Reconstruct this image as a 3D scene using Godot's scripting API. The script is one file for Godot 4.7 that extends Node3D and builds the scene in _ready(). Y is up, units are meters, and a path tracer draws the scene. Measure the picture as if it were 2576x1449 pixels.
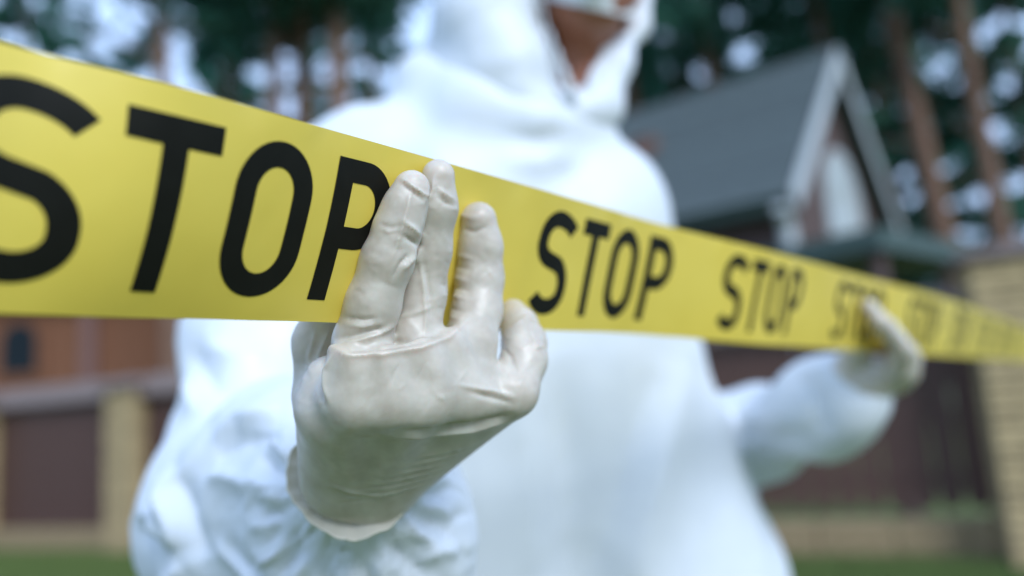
extends Node3D
# A person in a white protective coverall stretches yellow barrier tape in front of a garden fence and houses.
const FPX := 2000.0
var cam_at := Vector3(0, 1.15, 0)
var cam_turn := Basis.from_euler(Vector3(deg_to_rad(8.6), 0, deg_to_rad(-4.0)))
var rng := RandomNumberGenerator.new()
var M := {}
var used := {}

# ---------------------------------------------------------------- general helpers
func at(u: float, v: float, d: float) -> Vector3:
	return cam_at + cam_turn * Vector3((u - 1288.0) * d / FPX, (724.5 - v) * d / FPX, -d)

func numbered(called: String) -> String:
	if not used.has(called):
		used[called] = 0
		return called
	used[called] += 1
	return "%s_%03d" % [called, used[called]]

func tag(o: Node, label: String, category: String, group := "", kind := "") -> void:
	if label != "": o.set_meta("label", label)
	if category != "": o.set_meta("category", category)
	if group != "": o.set_meta("group", group)
	if kind != "": o.set_meta("kind", kind)

func thing(called: String, label: String, category: String, where := Vector3.ZERO, turn := 0.0, group := "") -> Node3D:
	var o := Node3D.new()
	o.name = numbered(called)
	add_child(o)
	o.position = where
	o.rotation.y = turn
	tag(o, label, category, group)
	return o

func put(called: String, mesh: Mesh, m: Material, parent: Node = self) -> MeshInstance3D:
	var o := MeshInstance3D.new()
	o.name = numbered(called) if parent == self else called
	o.mesh = mesh
	o.material_override = m
	parent.add_child(o, true)
	return o

func lin(r: float, g: float, b: float) -> Color:
	return Color(r, g, b).linear_to_srgb()

func noise_tex(seed_: int, freq: float, size: int, a: Color, b: Color, octaves := 4, kind := FastNoiseLite.TYPE_SIMPLEX_SMOOTH) -> ImageTexture:
	var n := FastNoiseLite.new()
	n.seed = seed_
	n.frequency = freq
	n.noise_type = kind
	n.fractal_octaves = octaves
	var src := n.get_seamless_image(size, size)
	var im := Image.create(size, size, false, Image.FORMAT_RGB8)
	for y in size:
		for x in size:
			im.set_pixel(x, y, a.lerp(b, src.get_pixel(x, y).r))
	im.generate_mipmaps()
	return ImageTexture.create_from_image(im)

func mat(col: Color, rough := 0.8, spec := 0.5) -> StandardMaterial3D:
	var m := StandardMaterial3D.new()
	m.albedo_color = col
	m.roughness = rough
	m.metallic_specular = spec
	return m

func textured(tex: Texture2D, rough: float, scale: float, world := true, bump: Texture2D = null, depth := 1.0) -> StandardMaterial3D:
	var m := StandardMaterial3D.new()
	m.albedo_texture = tex
	m.roughness = rough
	m.uv1_triplanar = true
	m.uv1_world_triplanar = world
	m.uv1_scale = Vector3.ONE * scale
	if bump:
		m.heightmap_enabled = true
		m.heightmap_texture = bump
		m.heightmap_scale = depth
	return m

# ---------------------------------------------------------------- mesh helpers
func box_mesh(size: Vector3, bevel := 0.0) -> Mesh:
	if bevel <= 0.0:
		var b := BoxMesh.new()
		b.size = size
		return b
	# chamfered box: three slabs of eight corners joined as one closed hull
	var st := SurfaceTool.new()
	st.begin(Mesh.PRIMITIVE_TRIANGLES)
	st.set_smooth_group(-1)
	var h := size / 2
	var c := func(sx, sy, sz, ax):
		var p := Vector3(sx * h.x, sy * h.y, sz * h.z)
		for k in 3:
			if k != ax: p[k] -= signf(p[k]) * bevel
		return p
	for ax in 3:
		for s in [-1.0, 1.0]:
			var q := []
			for e in [[-1, -1], [1, -1], [1, 1], [-1, 1]]:
				var sg := Vector3.ZERO
				sg[ax] = s
				sg[(ax + 1) % 3] = e[0]
				sg[(ax + 2) % 3] = e[1]
				q.append(c.call(sg.x, sg.y, sg.z, ax))
			quad(st, q[0], q[1], q[2], q[3], s < 0)
	for ax in 3:
		for s1 in [-1.0, 1.0]:
			for s2 in [-1.0, 1.0]:
				var b1 := (ax + 1) % 3
				var b2 := (ax + 2) % 3
				var lo := Vector3.ZERO
				var hi := Vector3.ZERO
				lo[ax] = -1; hi[ax] = 1
				lo[b1] = s1; hi[b1] = s1
				lo[b2] = s2; hi[b2] = s2
				quad(st, c.call(lo.x, lo.y, lo.z, b1), c.call(hi.x, hi.y, hi.z, b1), c.call(hi.x, hi.y, hi.z, b2), c.call(lo.x, lo.y, lo.z, b2), s1 * s2 < 0)
	st.generate_normals()
	return st.commit()

func quad(st: SurfaceTool, a: Vector3, b: Vector3, c: Vector3, d: Vector3, flip := false) -> void:
	var l := [a, b, c, a, c, d] if flip else [a, c, b, a, d, c]
	for p in l: st.add_vertex(p)

func begin() -> SurfaceTool:
	var st := SurfaceTool.new()
	st.begin(Mesh.PRIMITIVE_TRIANGLES)
	st.set_smooth_group(-1)
	return st

func done(st: SurfaceTool) -> Mesh:
	st.generate_normals()
	return st.commit()

func add_box(st: SurfaceTool, o: Vector3, x: Vector3, y: Vector3, z: Vector3) -> void:
	# o: corner, x y z: edge vectors (right handed)
	quad(st, o + z, o + x + z, o + x + y + z, o + y + z)
	quad(st, o + x, o, o + y, o + x + y)
	quad(st, o, o + z, o + y + z, o + y)
	quad(st, o + x + z, o + x, o + x + y, o + x + y + z)
	quad(st, o + y + z, o + x + y + z, o + x + y, o + y)
	quad(st, o, o + x, o + x + z, o + z)

func tube(st: SurfaceTool, pts: Array, radii: Array, sides := 8) -> void:
	var rings := []
	for i in pts.size():
		var t: Vector3 = (pts[mini(i + 1, pts.size() - 1)] - pts[maxi(i - 1, 0)]).normalized()
		var u := t.cross(Vector3(0.31, 0.2, 0.93)).normalized()
		var w := t.cross(u)
		var r := []
		for k in sides:
			var a := TAU * k / sides
			r.append(pts[i] + (u * cos(a) + w * sin(a)) * radii[i])
		rings.append(r)
	for i in pts.size() - 1:
		for k in sides:
			var k2 := (k + 1) % sides
			quad(st, rings[i][k], rings[i][k2], rings[i + 1][k2], rings[i + 1][k])
	for e in [0, pts.size() - 1]:
		for k in sides:
			var tri := [pts[e], rings[e][k], rings[e][(k + 1) % sides]]
			if e != 0: tri.reverse()
			for p in tri: st.add_vertex(p)

# ---------------------------------------------------------------- soft bodies: a smooth field of tapered capsules, meshed as surface nets
class Field:
	var a := PackedVector3Array()
	var ab := PackedVector3Array()
	var inv := PackedFloat32Array()
	var ra := PackedFloat32Array()
	var dr := PackedFloat32Array()
	var grp := PackedInt32Array()
	var k := PackedFloat32Array([0.01])   # softness inside each group
	var join := 0.006                     # softness between group 0 and the others
	var between := 0.0008                 # softness between the others
	var sheet := -1                       # a group laid softly over group 0
	var sheet_k := 0.014
	func cap(p: Vector3, q: Vector3, r1: float, r2: float, g := 0) -> void:
		a.append(p)
		ab.append(q - p)
		inv.append(1.0 / maxf((q - p).length_squared(), 1e-12))
		ra.append(r1)
		dr.append(r2 - r1)
		grp.append(g)
	func chain(pts: Array, g := 0) -> void:   # [[point, radius], ...]
		for i in pts.size() - 1:
			cap(pts[i][0], pts[i + 1][0], pts[i][1], pts[i + 1][1], g)
	func one(i: int, p: Vector3) -> float:
		var w := p - a[i]
		var h := clampf(w.dot(ab[i]) * inv[i], 0.0, 1.0)
		return (w - ab[i] * h).length() - ra[i] - dr[i] * h
	func value(p: Vector3, ids: PackedInt32Array, buf: PackedFloat32Array) -> float:
		var n := k.size()
		for g in n: buf[g] = 9.0
		for i in ids:
			var w := p - a[i]
			var h := clampf(w.dot(ab[i]) * inv[i], 0.0, 1.0)
			var d := (w - ab[i] * h).length() - ra[i] - dr[i] * h
			var g := grp[i]
			var e := buf[g]
			var kk := k[g]
			var s := kk - absf(d - e)
			buf[g] = minf(d, e) if s <= 0.0 else minf(d, e) - s * s / kk * 0.25
		var f := 9.0
		for g in range(1, n):
			if g == sheet: continue
			var d := buf[g]
			var s := between - absf(d - f)
			f = minf(d, f) if s <= 0.0 else minf(d, f) - s * s / between * 0.25
		var b := buf[0]
		if sheet >= 0:
			var c := buf[sheet]
			var s1 := sheet_k - absf(b - c)
			b = minf(b, c) if s1 <= 0.0 else minf(b, c) - s1 * s1 / sheet_k * 0.25
		var s2 := join - absf(b - f)
		return minf(b, f) if s2 <= 0.0 else minf(b, f) - s2 * s2 / join * 0.25

func net(f: Field, cell: float) -> Array:   # [vertices, indices]
	var B := 6
	var lo := Vector3.INF
	var hi := -Vector3.INF
	for i in f.a.size():
		var r := maxf(f.ra[i], f.ra[i] + f.dr[i]) + 0.02
		for p in [f.a[i], f.a[i] + f.ab[i]]:
			lo = lo.min(p - Vector3.ONE * r)
			hi = hi.max(p + Vector3.ONE * r)
	var step := cell * B
	var nx := int(ceil((hi.x - lo.x) / step))
	var ny := int(ceil((hi.y - lo.y) / step))
	var nz := int(ceil((hi.z - lo.z) / step))
	var half := step * 0.5
	var reach := step * 0.8661
	var buf := PackedFloat32Array()
	buf.resize(f.k.size())
	var all := PackedInt32Array(range(f.a.size()))
	var verts := PackedVector3Array()
	var where := {}
	var edges := PackedInt64Array()
	var SX := 1
	var SY := 4096
	var SZ := 4096 * 4096
	var kmax := f.join
	for kk in f.k: kmax = maxf(kmax, kk)
	if f.sheet >= 0: kmax = maxf(kmax, f.sheet_k)
	var N := B + 1
	var g := PackedFloat32Array()
	g.resize(N * N * N)
	for bz in nz:
		for by in ny:
			for bx in nx:
				var c := lo + Vector3(bx, by, bz) * step + Vector3.ONE * half
				var dm := 9.0
				var ds := PackedFloat32Array()
				for i in all.size():
					var d := f.one(i, c)
					ds.append(d)
					if d < dm: dm = d
				if dm > reach + kmax * 0.5 or dm < -reach - 0.05:
					continue
				var ids := PackedInt32Array()
				for i in all.size():
					if ds[i] < dm + 2.0 * reach + kmax: ids.append(i)
				var d0 := f.value(c, ids, buf)
				if absf(d0) > reach * 1.05: continue
				var o := lo + Vector3(bx, by, bz) * step
				var q := 0
				for z in N:
					for y in N:
						for x in N:
							g[q] = f.value(o + Vector3(x, y, z) * cell, ids, buf)
							q += 1
				var NN := N * N
				for z in B:
					for y in B:
						for x in B:
							var i0 := x + y * N + z * NN
							var s := PackedFloat32Array([g[i0], g[i0 + 1], g[i0 + N], g[i0 + N + 1], g[i0 + NN], g[i0 + NN + 1], g[i0 + NN + N], g[i0 + NN + N + 1]])
							var neg := 0
							for v in s:
								if v < 0.0: neg += 1
							var key := (bx * B + x + 1) * SX + (by * B + y + 1) * SY + (bz * B + z + 1) * SZ
							if neg == 0 or neg == 8: continue
							var sum := Vector3.ZERO
							var cnt := 0
							for e in 12:
								var p0: int = EDGE[e * 2]
								var p1: int = EDGE[e * 2 + 1]
								if (s[p0] < 0.0) != (s[p1] < 0.0):
									var t := s[p0] / (s[p0] - s[p1])
									var v0 := Vector3(p0 & 1, (p0 >> 1) & 1, p0 >> 2)
									var v1 := Vector3(p1 & 1, (p1 >> 1) & 1, p1 >> 2)
									sum += v0.lerp(v1, t)
									cnt += 1
							where[key] = verts.size()
							verts.append(o + (Vector3(x, y, z) + sum / cnt) * cell)
							var inside := s[0] < 0.0
							if inside != (s[1] < 0.0): edges.append(key * 8 + (1 if inside else 0))
							if inside != (s[2] < 0.0): edges.append(key * 8 + 2 + (1 if inside else 0))
							if inside != (s[4] < 0.0): edges.append(key * 8 + 4 + (1 if inside else 0))
	var idx := PackedInt32Array()
	var off := [[SY, SZ], [SZ, SX], [SX, SY]]
	for e in edges:
		var key := e / 8
		var ax := (e % 8) / 2
		var ins := e % 2
		var k1: int = key - off[ax][0]
		var k2: int = key - off[ax][0] - off[ax][1]
		var k3: int = key - off[ax][1]
		if not (where.has(k1) and where.has(k2) and where.has(k3)): continue
		var q0: int = where[key]
		var q1: int = where[k1]
		var q2: int = where[k2]
		var q3: int = where[k3]
		if ins == 1:
			idx.append_array([q0, q2, q1, q0, q3, q2])
		else:
			idx.append_array([q0, q1, q2, q0, q2, q3])
	return [verts, idx]

const EDGE := [0, 1, 2, 3, 4, 5, 6, 7, 0, 2, 1, 3, 4, 6, 5, 7, 0, 4, 1, 5, 2, 6, 3, 7]

func normals_of(v: PackedVector3Array, idx: PackedInt32Array) -> PackedVector3Array:
	var n := PackedVector3Array()
	n.resize(v.size())
	for t in range(0, idx.size(), 3):
		var a := idx[t]
		var b := idx[t + 1]
		var c := idx[t + 2]
		var w := (v[c] - v[a]).cross(v[b] - v[a])
		n[a] += w
		n[b] += w
		n[c] += w
	for i in n.size(): n[i] = n[i].normalized()
	return n

func relax(v: PackedVector3Array, idx: PackedInt32Array, amount: float) -> PackedVector3Array:
	var s := PackedVector3Array()
	s.resize(v.size())
	var c := PackedInt32Array()
	c.resize(v.size())
	for t in range(0, idx.size(), 3):
		for k in 3:
			var a := idx[t + k]
			var b := idx[t + (k + 1) % 3]
			s[a] += v[b]
			s[b] += v[a]
			c[a] += 1
			c[b] += 1
	for i in v.size():
		if c[i] > 0: s[i] = v[i].lerp(s[i] / c[i], amount)
		else: s[i] = v[i]
	return s

func skin(got: Array, shape, smooth := 1) -> ArrayMesh:   # displace along the normal, then commit
	var v: PackedVector3Array = got[0]
	var idx: PackedInt32Array = got[1]
	for i in smooth: v = relax(v, idx, 0.5)
	var n := normals_of(v, idx)
	if shape != null:
		for i in v.size(): v[i] += n[i] * shape.call(v[i], n[i])
		n = normals_of(v, idx)
	var arr := []
	arr.resize(Mesh.ARRAY_MAX)
	arr[Mesh.ARRAY_VERTEX] = v
	arr[Mesh.ARRAY_NORMAL] = n
	arr[Mesh.ARRAY_INDEX] = idx
	var m := ArrayMesh.new()
	m.add_surface_from_arrays(Mesh.PRIMITIVE_TRIANGLES, arr)
	return m

func px(u: float, v: float, d: float, r: float) -> Array:   # a joint: seen at (u, v) at depth d, r wide in the same measure
	return [at(u, v, d), r * d / FPX]

# creases: [amplitude, width, points, box], measured in the plane in which the limb lies
var folds := []
func fold(amp: float, width: float, pts: Array) -> void:
	var p := []
	for q in pts:
		var w := cam_turn.inverse() * (at(q[0], q[1], q[2]) - cam_at)
		p.append(Vector2(w.x, w.y))
	var box := Rect2(p[0], Vector2.ZERO)
	for q in p: box = box.expand(q)
	folds.append([amp, width, p, box.grow(width * 3.2)])

func folded(p: Vector3, n: Vector3) -> float:
	var face := n.dot(cam_turn.z)
	if face < 0.0: return 0.0
	var w := cam_turn.inverse() * (p - cam_at)
	var q := Vector2(w.x, w.y)
	var out := 0.0
	for f in folds:
		if not f[3].has_point(q): continue
		var best := 1.0
		var tt := 0.0
		var pts: Array = f[2]
		for i in pts.size() - 1:
			var c := Geometry2D.get_closest_point_to_segment(q, pts[i], pts[i + 1])
			var d := c.distance_to(q)
			if d < best:
				best = d
				tt = (i + (c - pts[i]).length() / maxf((pts[i + 1] - pts[i]).length(), 1e-6)) / (pts.size() - 1)
		var x: float = best / f[1]
		if x < 3.2:
			out += f[0] * (exp(-pow(x, 1.35)) - 0.008) * pow(sin(clampf(tt, 0.02, 0.98) * PI), 0.6) * minf(1.0, face * 2.5)
	return out

# ---------------------------------------------------------------- the scene
func _ready() -> void:
	rng.seed = 41
	var cam := Camera3D.new()
	cam.name = "camera"
	cam.transform = Transform3D(cam_turn, cam_at)
	var lens := CameraAttributesPhysical.new()
	lens.frustum_focal_length = 33.13
	lens.frustum_focus_distance = 0.318
	lens.frustum_near = 0.03
	lens.frustum_far = 400.0
	lens.exposure_aperture = 3.2
	cam.attributes = lens
	add_child(cam)
	cam.current = true
	var env := Environment.new()
	env.background_mode = Environment.BG_SKY
	var sky := Sky.new()
	var sm := ProceduralSkyMaterial.new()
	sm.sky_top_color = Color(0.69, 0.81, 0.99)
	sm.sky_horizon_color = Color(0.74, 0.84, 0.99)
	sm.sky_curve = 0.3
	sm.energy_multiplier = 0.68
	sm.ground_bottom_color = Color(0.12, 0.14, 0.1)
	sm.ground_horizon_color = Color(0.3, 0.33, 0.3)
	sky.sky_material = sm
	env.sky = sky
	env.tonemap_mode = Environment.TONE_MAPPER_LINEAR
	env.tonemap_exposure = 2.42
	env.sdfgi_enabled = true
	env.ssao_enabled = true
	env.ssil_enabled = true
	var we := WorldEnvironment.new()
	we.environment = env
	add_child(we)
	var sun := DirectionalLight3D.new()
	sun.light_energy = 0.45
	sun.light_angular_distance = 24.0
	sun.light_color = Color(0.92, 0.95, 1.0)
	sun.shadow_enabled = true
	add_child(sun)
	sun.look_at_from_position(Vector3(2.0, 2.9, 3.6), Vector3.ZERO)
	make_materials()
	make_ground()
	make_fence()
	make_house()
	make_canopy()
	make_brick_building()
	make_trees()
	make_tape()
	make_person()

func make_materials() -> void:
	var grain := noise_tex(3, 0.03, 256, Color(0.35, 0.35, 0.35), Color(0.65, 0.65, 0.65), 5)
	M.suit = textured(noise_tex(5, 0.02, 128, lin(0.64, 0.68, 0.72), lin(0.68, 0.72, 0.75)), 0.5, 12.0, true, grain, 0.015)
	M.suit.backlight_enabled = true
	M.suit.backlight = Color(0.25, 0.26, 0.28)
	M.glove = textured(noise_tex(7, 0.03, 128, lin(0.41, 0.365, 0.295), lin(0.63, 0.58, 0.50)), 0.42, 18.0, true, noise_tex(8, 0.08, 256, Color(0.4, 0.4, 0.4), Color(0.6, 0.6, 0.6), 5), 0.004)
	M.glove.subsurf_scatter_enabled = true
	M.glove.subsurf_scatter_strength = 0.2
	M.hem = textured(noise_tex(6, 0.05, 128, lin(0.58, 0.54, 0.43), lin(0.66, 0.62, 0.51)), 0.5, 18.0)
	M.tape = textured(noise_tex(9, 0.015, 128, lin(0.73, 0.57, 0.09), lin(0.79, 0.63, 0.12)), 0.38, 9.0, true)
	M.tape.backlight_enabled = true
	M.tape.backlight = Color(0.55, 0.45, 0.09)
	M.ink = textured(noise_tex(10, 0.05, 128, lin(0.007, 0.007, 0.005), lin(0.011, 0.011, 0.008)), 0.55, 12.0)
	M.ink.metallic_specular = 0.25
	M.skin = mat(lin(0.33, 0.12, 0.062), 0.5)
	M.mask = mat(lin(0.72, 0.74, 0.76), 0.8)
	M.lawn = textured(noise_tex(11, 0.02, 256, lin(0.07, 0.095, 0.02), lin(0.105, 0.14, 0.035)), 0.95, 0.8)
	M.wood = textured(noise_tex(12, 0.03, 128, lin(0.055, 0.024, 0.016), lin(0.085, 0.040, 0.027)), 0.6, 3.0)
	M.coping = textured(noise_tex(13, 0.03, 128, lin(0.13, 0.095, 0.08), lin(0.18, 0.135, 0.115)), 0.7, 2.0)
	M.brick = []
	for i in 4:
		var t := 0.85 + 0.1 * i
		M.brick.append(textured(noise_tex(20 + i, 0.04, 64, lin(0.34 * t, 0.255 * t, 0.125 * t), lin(0.42 * t, 0.32 * t, 0.17 * t)), 0.9, 4.0))
	M.mortar = mat(lin(0.10, 0.08, 0.055), 0.95)
	M.base = textured(noise_tex(26, 0.05, 128, lin(0.17, 0.12, 0.06), lin(0.34, 0.26, 0.14)), 0.9, 2.0)
	M.roof = []
	for i in 3:
		var t := 0.85 + 0.15 * i
		M.roof.append(textured(noise_tex(30 + i, 0.05, 64, lin(0.058 * t, 0.074 * t, 0.072 * t), lin(0.088 * t, 0.11 * t, 0.105 * t)), 0.6, 1.0))
	M.white = mat(lin(0.42, 0.46, 0.47), 0.6)
	M.wall_dark = textured(noise_tex(34, 0.1, 128, lin(0.06, 0.038, 0.034), lin(0.12, 0.08, 0.07)), 0.9, 1.5)
	M.wall_orange = textured(noise_tex(35, 0.1, 128, lin(0.13, 0.052, 0.024), lin(0.19, 0.08, 0.037)), 0.9, 1.5)
	M.pilaster = mat(lin(0.16, 0.085, 0.07), 0.9)
	M.eave = mat(lin(0.035, 0.065, 0.052), 0.6)
	M.glass = mat(lin(0.012, 0.018, 0.022), 0.35, 0.2)
	M.pane = mat(lin(0.45, 0.5, 0.5), 0.15)
	M.bark = textured(noise_tex(40, 0.06, 128, lin(0.12, 0.068, 0.042), lin(0.21, 0.122, 0.08)), 0.95, 1.0)
	M.needles = []
	for i in 3:
		var t := 0.7 + 0.25 * i
		var m := mat(lin(0.04 * t, 0.08 * t, 0.06 * t), 0.9, 0.1)
		m.cull_mode = BaseMaterial3D.CULL_DISABLED
		m.backlight_enabled = true
		m.backlight = Color(0.35, 0.6, 0.5)
		M.needles.append(m)
	M.boot = mat(lin(0.02, 0.02, 0.02), 0.6)
	M.chimney = mat(lin(0.16, 0.085, 0.065), 0.9)

# ---------------------------------------------------------------- ground and fence
func make_ground() -> void:
	var st := begin()
	st.set_smooth_group(0)
	var n := FastNoiseLite.new()
	n.seed = 2
	n.frequency = 0.25
	var xs := []
	for i in 61: xs.append(pow(absf(i - 30) / 30.0, 2.2) * 300.0 * signf(i - 30))
	for i in 60:
		for j in 60:
			var q := []
			for e in [[0, 0], [1, 0], [1, 1], [0, 1]]:
				var x: float = xs[i + e[0]]
				var z: float = xs[j + e[1]] - 6.0
				q.append(Vector3(x, n.get_noise_2d(x, z) * 0.02 - 0.012, z))
			quad(st, q[0], q[3], q[2], q[1])
	var g := put("ground", done(st), M.lawn)
	tag(g, "green lawn in front of and behind the garden fence", "lawn", "", "structure")
	# grass blades in the strip that the camera sees before the fence
	var tuft := begin()
	for k in 7:
		var a := TAU * k / 7.0
		var dir := Vector3(cos(a), 0, sin(a))
		var side := dir.cross(Vector3.UP) * 0.006
		var tip := dir * 0.03 + Vector3(0, 0.06, 0)
		for p in [dir * 0.01 - side, tip, dir * 0.01 + side]: tuft.add_vertex(p)
	var mm := MultiMesh.new()
	mm.transform_format = MultiMesh.TRANSFORM_3D
	mm.mesh = done(tuft)
	mm.instance_count = 16000
	for i in 16000:
		var s := rng.randf()
		var base := Vector3(-7.5, 0, -9.75).lerp(Vector3(4.2, 0, -4.85), s)
		var p := base + Vector3(-0.388, 0, 0.922) * rng.randf_range(0.12, 1.6)
		mm.set_instance_transform(i, Transform3D(Basis(Vector3.UP, rng.randf() * TAU).scaled(Vector3.ONE * rng.randf_range(0.5, 1.2)), p + Vector3(0, -0.01, 0)))
	var gr := MultiMeshInstance3D.new()
	gr.name = "grass"
	gr.multimesh = mm
	var gm := mat(lin(0.10, 0.15, 0.035), 0.8)
	gm.cull_mode = BaseMaterial3D.CULL_DISABLED
	gr.material_override = gm
	add_child(gr)
	tag(gr, "short grass blades growing along the foot of the fence", "grass", "", "stuff")

var fence_a := Vector3(-5.87, 0, -9.03)
var fence_dir := Vector3(0.922, 0, 0.388)

func brick_post(label: String, group: String, s: float, width: float, height: float, back := 0.0) -> void:
	var where := fence_a + fence_dir * s + Vector3(0.388, 0, -0.922) * back
	var o := thing("brick_post", label, "post", where, -atan2(0.388, 0.922), group)
	put("core", box_mesh(Vector3(width - 0.02, height, width - 0.02)), M.mortar, o).position.y = height / 2
	var course := 0.077
	var rows := int(height / course)
	var per := 2
	var bl := (width + 0.0) / per
	var meshes := [box_mesh(Vector3(bl - 0.01, course - 0.012, 0.11), 0.004), box_mesh(Vector3(bl * 0.5 - 0.01, course - 0.012, 0.11), 0.004)]
	for r in rows:
		for side in 4:
			var turn := Basis(Vector3.UP, side * PI / 2)
			var x := -width / 2
			var odd := (r + side) % 2
			var list := [1, 0, 0] if odd == 1 else [0, 0]
			var room := width - 0.11
			var n := 0
			while x < width / 2 - 0.115:
				var kind: int = 1 if odd == 1 and n == 0 else 0
				var l: float = bl if kind == 0 else bl * 0.5
				if x + l > width / 2 - 0.1:
					kind = 1
					l = bl * 0.5
					if x + l > width / 2 - 0.05: break
				var b := put("brick", meshes[kind], M.brick[rng.randi() % 4], o)
				b.position = turn * Vector3(x + l / 2, r * course + course / 2, width / 2 - 0.055 + rng.randf_range(0.0, 0.004))
				b.basis = turn
				x += l
				n += 1
	var cap := begin()
	var w := width / 2 + 0.05
	add_box(cap, Vector3(-w, height, -w), Vector3(2 * w, 0, 0), Vector3(0, 0.05, 0), Vector3(0, 0, 2 * w))
	var top := Vector3(0, height + 0.14, 0)
	var cs := [Vector3(-w, height + 0.05, w), Vector3(w, height + 0.05, w), Vector3(w, height + 0.05, -w), Vector3(-w, height + 0.05, -w)]
	for i in 4:
		for p in [cs[i], top, cs[(i + 1) % 4]]: cap.add_vertex(p)
	put("cap", done(cap), M.coping, o)

func make_fence() -> void:
	brick_post("beige brick fence post beyond the puffy sleeve, nearer the lawn corner", "brick fence posts", 2.06, 0.38, 1.62)
	brick_post("beige brick fence post cut by the picture edge beside the lawn", "brick fence posts", -0.22, 0.46, 1.62)
	brick_post("broad beige brick gate pillar with visible courses behind the hand that ends the tape", "brick fence posts", 9.95, 0.66, 1.86, -0.1)
	var bays := [[-2.4, -0.45, "closed"], [0.01, 1.87, "closed"], [2.25, 5.4, "closed"], [5.402, 9.62, "open"]]
	var labels := ["dark brown board fence bay beyond the post at the picture edge", "dark brown board fence bay between the two small beige posts", "dark brown board fence bay partly behind the puffy sleeve", "dark brown picket fence bay with gaps beside the broad brick pillar"]
	var turn := -atan2(0.388, 0.922)
	for i in bays.size():
		var s0: float = bays[i][0]
		var s1: float = bays[i][1]
		var o := thing("board_fence", labels[i], "fence", fence_a + fence_dir * s0, turn, "fence bays along the lawn")
		var len_ := s1 - s0
		# low wall of rough stone blocks
		var x := 0.0
		while x < len_ - 0.02:
			var l := minf(rng.randf_range(0.3, 0.5), len_ - x)
			if len_ - x - l < 0.12: l = len_ - x
			var blk := put("stone_block", box_mesh(Vector3(l - 0.008, 0.24, 0.24 + rng.randf_range(-0.01, 0.01)), 0.008), M.base, o)
			blk.position = Vector3(x + l / 2, 0.12, 0)
			x += l
		if bays[i][2] == "closed":
			var pw := 0.12
			var n := int(len_ / pw)
			pw = len_ / n
			var pm := box_mesh(Vector3(pw - 0.006, 1.28, 0.022), 0.003)
			for k in n:
				put("plank", pm, M.wood, o).position = Vector3((k + 0.5) * pw, 0.24 + 0.645, rng.randf_range(-0.003, 0.003))
		else:
			var pw := 0.155
			var n := int(len_ / pw)
			pw = len_ / n
			var pm := picket_mesh(0.146, 1.22)
			for k in n:
				put("picket", pm, M.wood, o).position = Vector3((k + 0.5) * pw, 0.30, 0)
		for y in [0.50, 1.25]:
			put("rail", box_mesh(Vector3(len_, 0.07, 0.035), 0.004), M.wood, o).position = Vector3(len_ / 2, y, -0.032)
		var cp := begin()
		var prof := [Vector2(-0.13, 1.53), Vector2(0.13, 1.53), Vector2(0.13, 1.56), Vector2(0.0, 1.75), Vector2(-0.13, 1.56)]
		for k in 5:
			var p: Vector2 = prof[k]
			var q: Vector2 = prof[(k + 1) % 5]
			quad(cp, Vector3(0, p.y, p.x), Vector3(0, q.y, q.x), Vector3(len_, q.y, q.x), Vector3(len_, p.y, p.x), true)
		put("coping", done(cp), M.coping, o)

func picket_mesh(w: float, h: float) -> Mesh:
	# rounded at both ends
	var poly := PackedVector2Array()
	for k in 9:
		var a := PI * k / 8
		poly.append(Vector2(cos(a) * w / 2, h - 0.11 + sin(a) * 0.11))
	for k in 9:
		var a := PI + PI * k / 8
		poly.append(Vector2(cos(a) * w / 2, 0.11 + sin(a) * 0.11))
	return slab(poly, 0.022)

func slab(poly: PackedVector2Array, t: float) -> Mesh:
	var st := begin()
	var tri := Geometry2D.triangulate_polygon(poly)
	for i in range(0, tri.size(), 3):
		var a := poly[tri[i]]
		var b := poly[tri[i + 1]]
		var c := poly[tri[i + 2]]
		if (b - a).cross(c - a) > 0.0:
			var s := b
			b = c
			c = s
		for p in [a, b, c]: st.add_vertex(Vector3(p.x, p.y, t / 2))
		for p in [a, c, b]: st.add_vertex(Vector3(p.x, p.y, -t / 2))
	var n := poly.size()
	var area := 0.0
	for i in n: area += poly[i].cross(poly[(i + 1) % n])
	for i in n:
		var a := poly[i]
		var b := poly[(i + 1) % n]
		quad(st, Vector3(a.x, a.y, t / 2), Vector3(b.x, b.y, t / 2), Vector3(b.x, b.y, -t / 2), Vector3(a.x, a.y, -t / 2), area > 0.0)
	return done(st)

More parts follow.
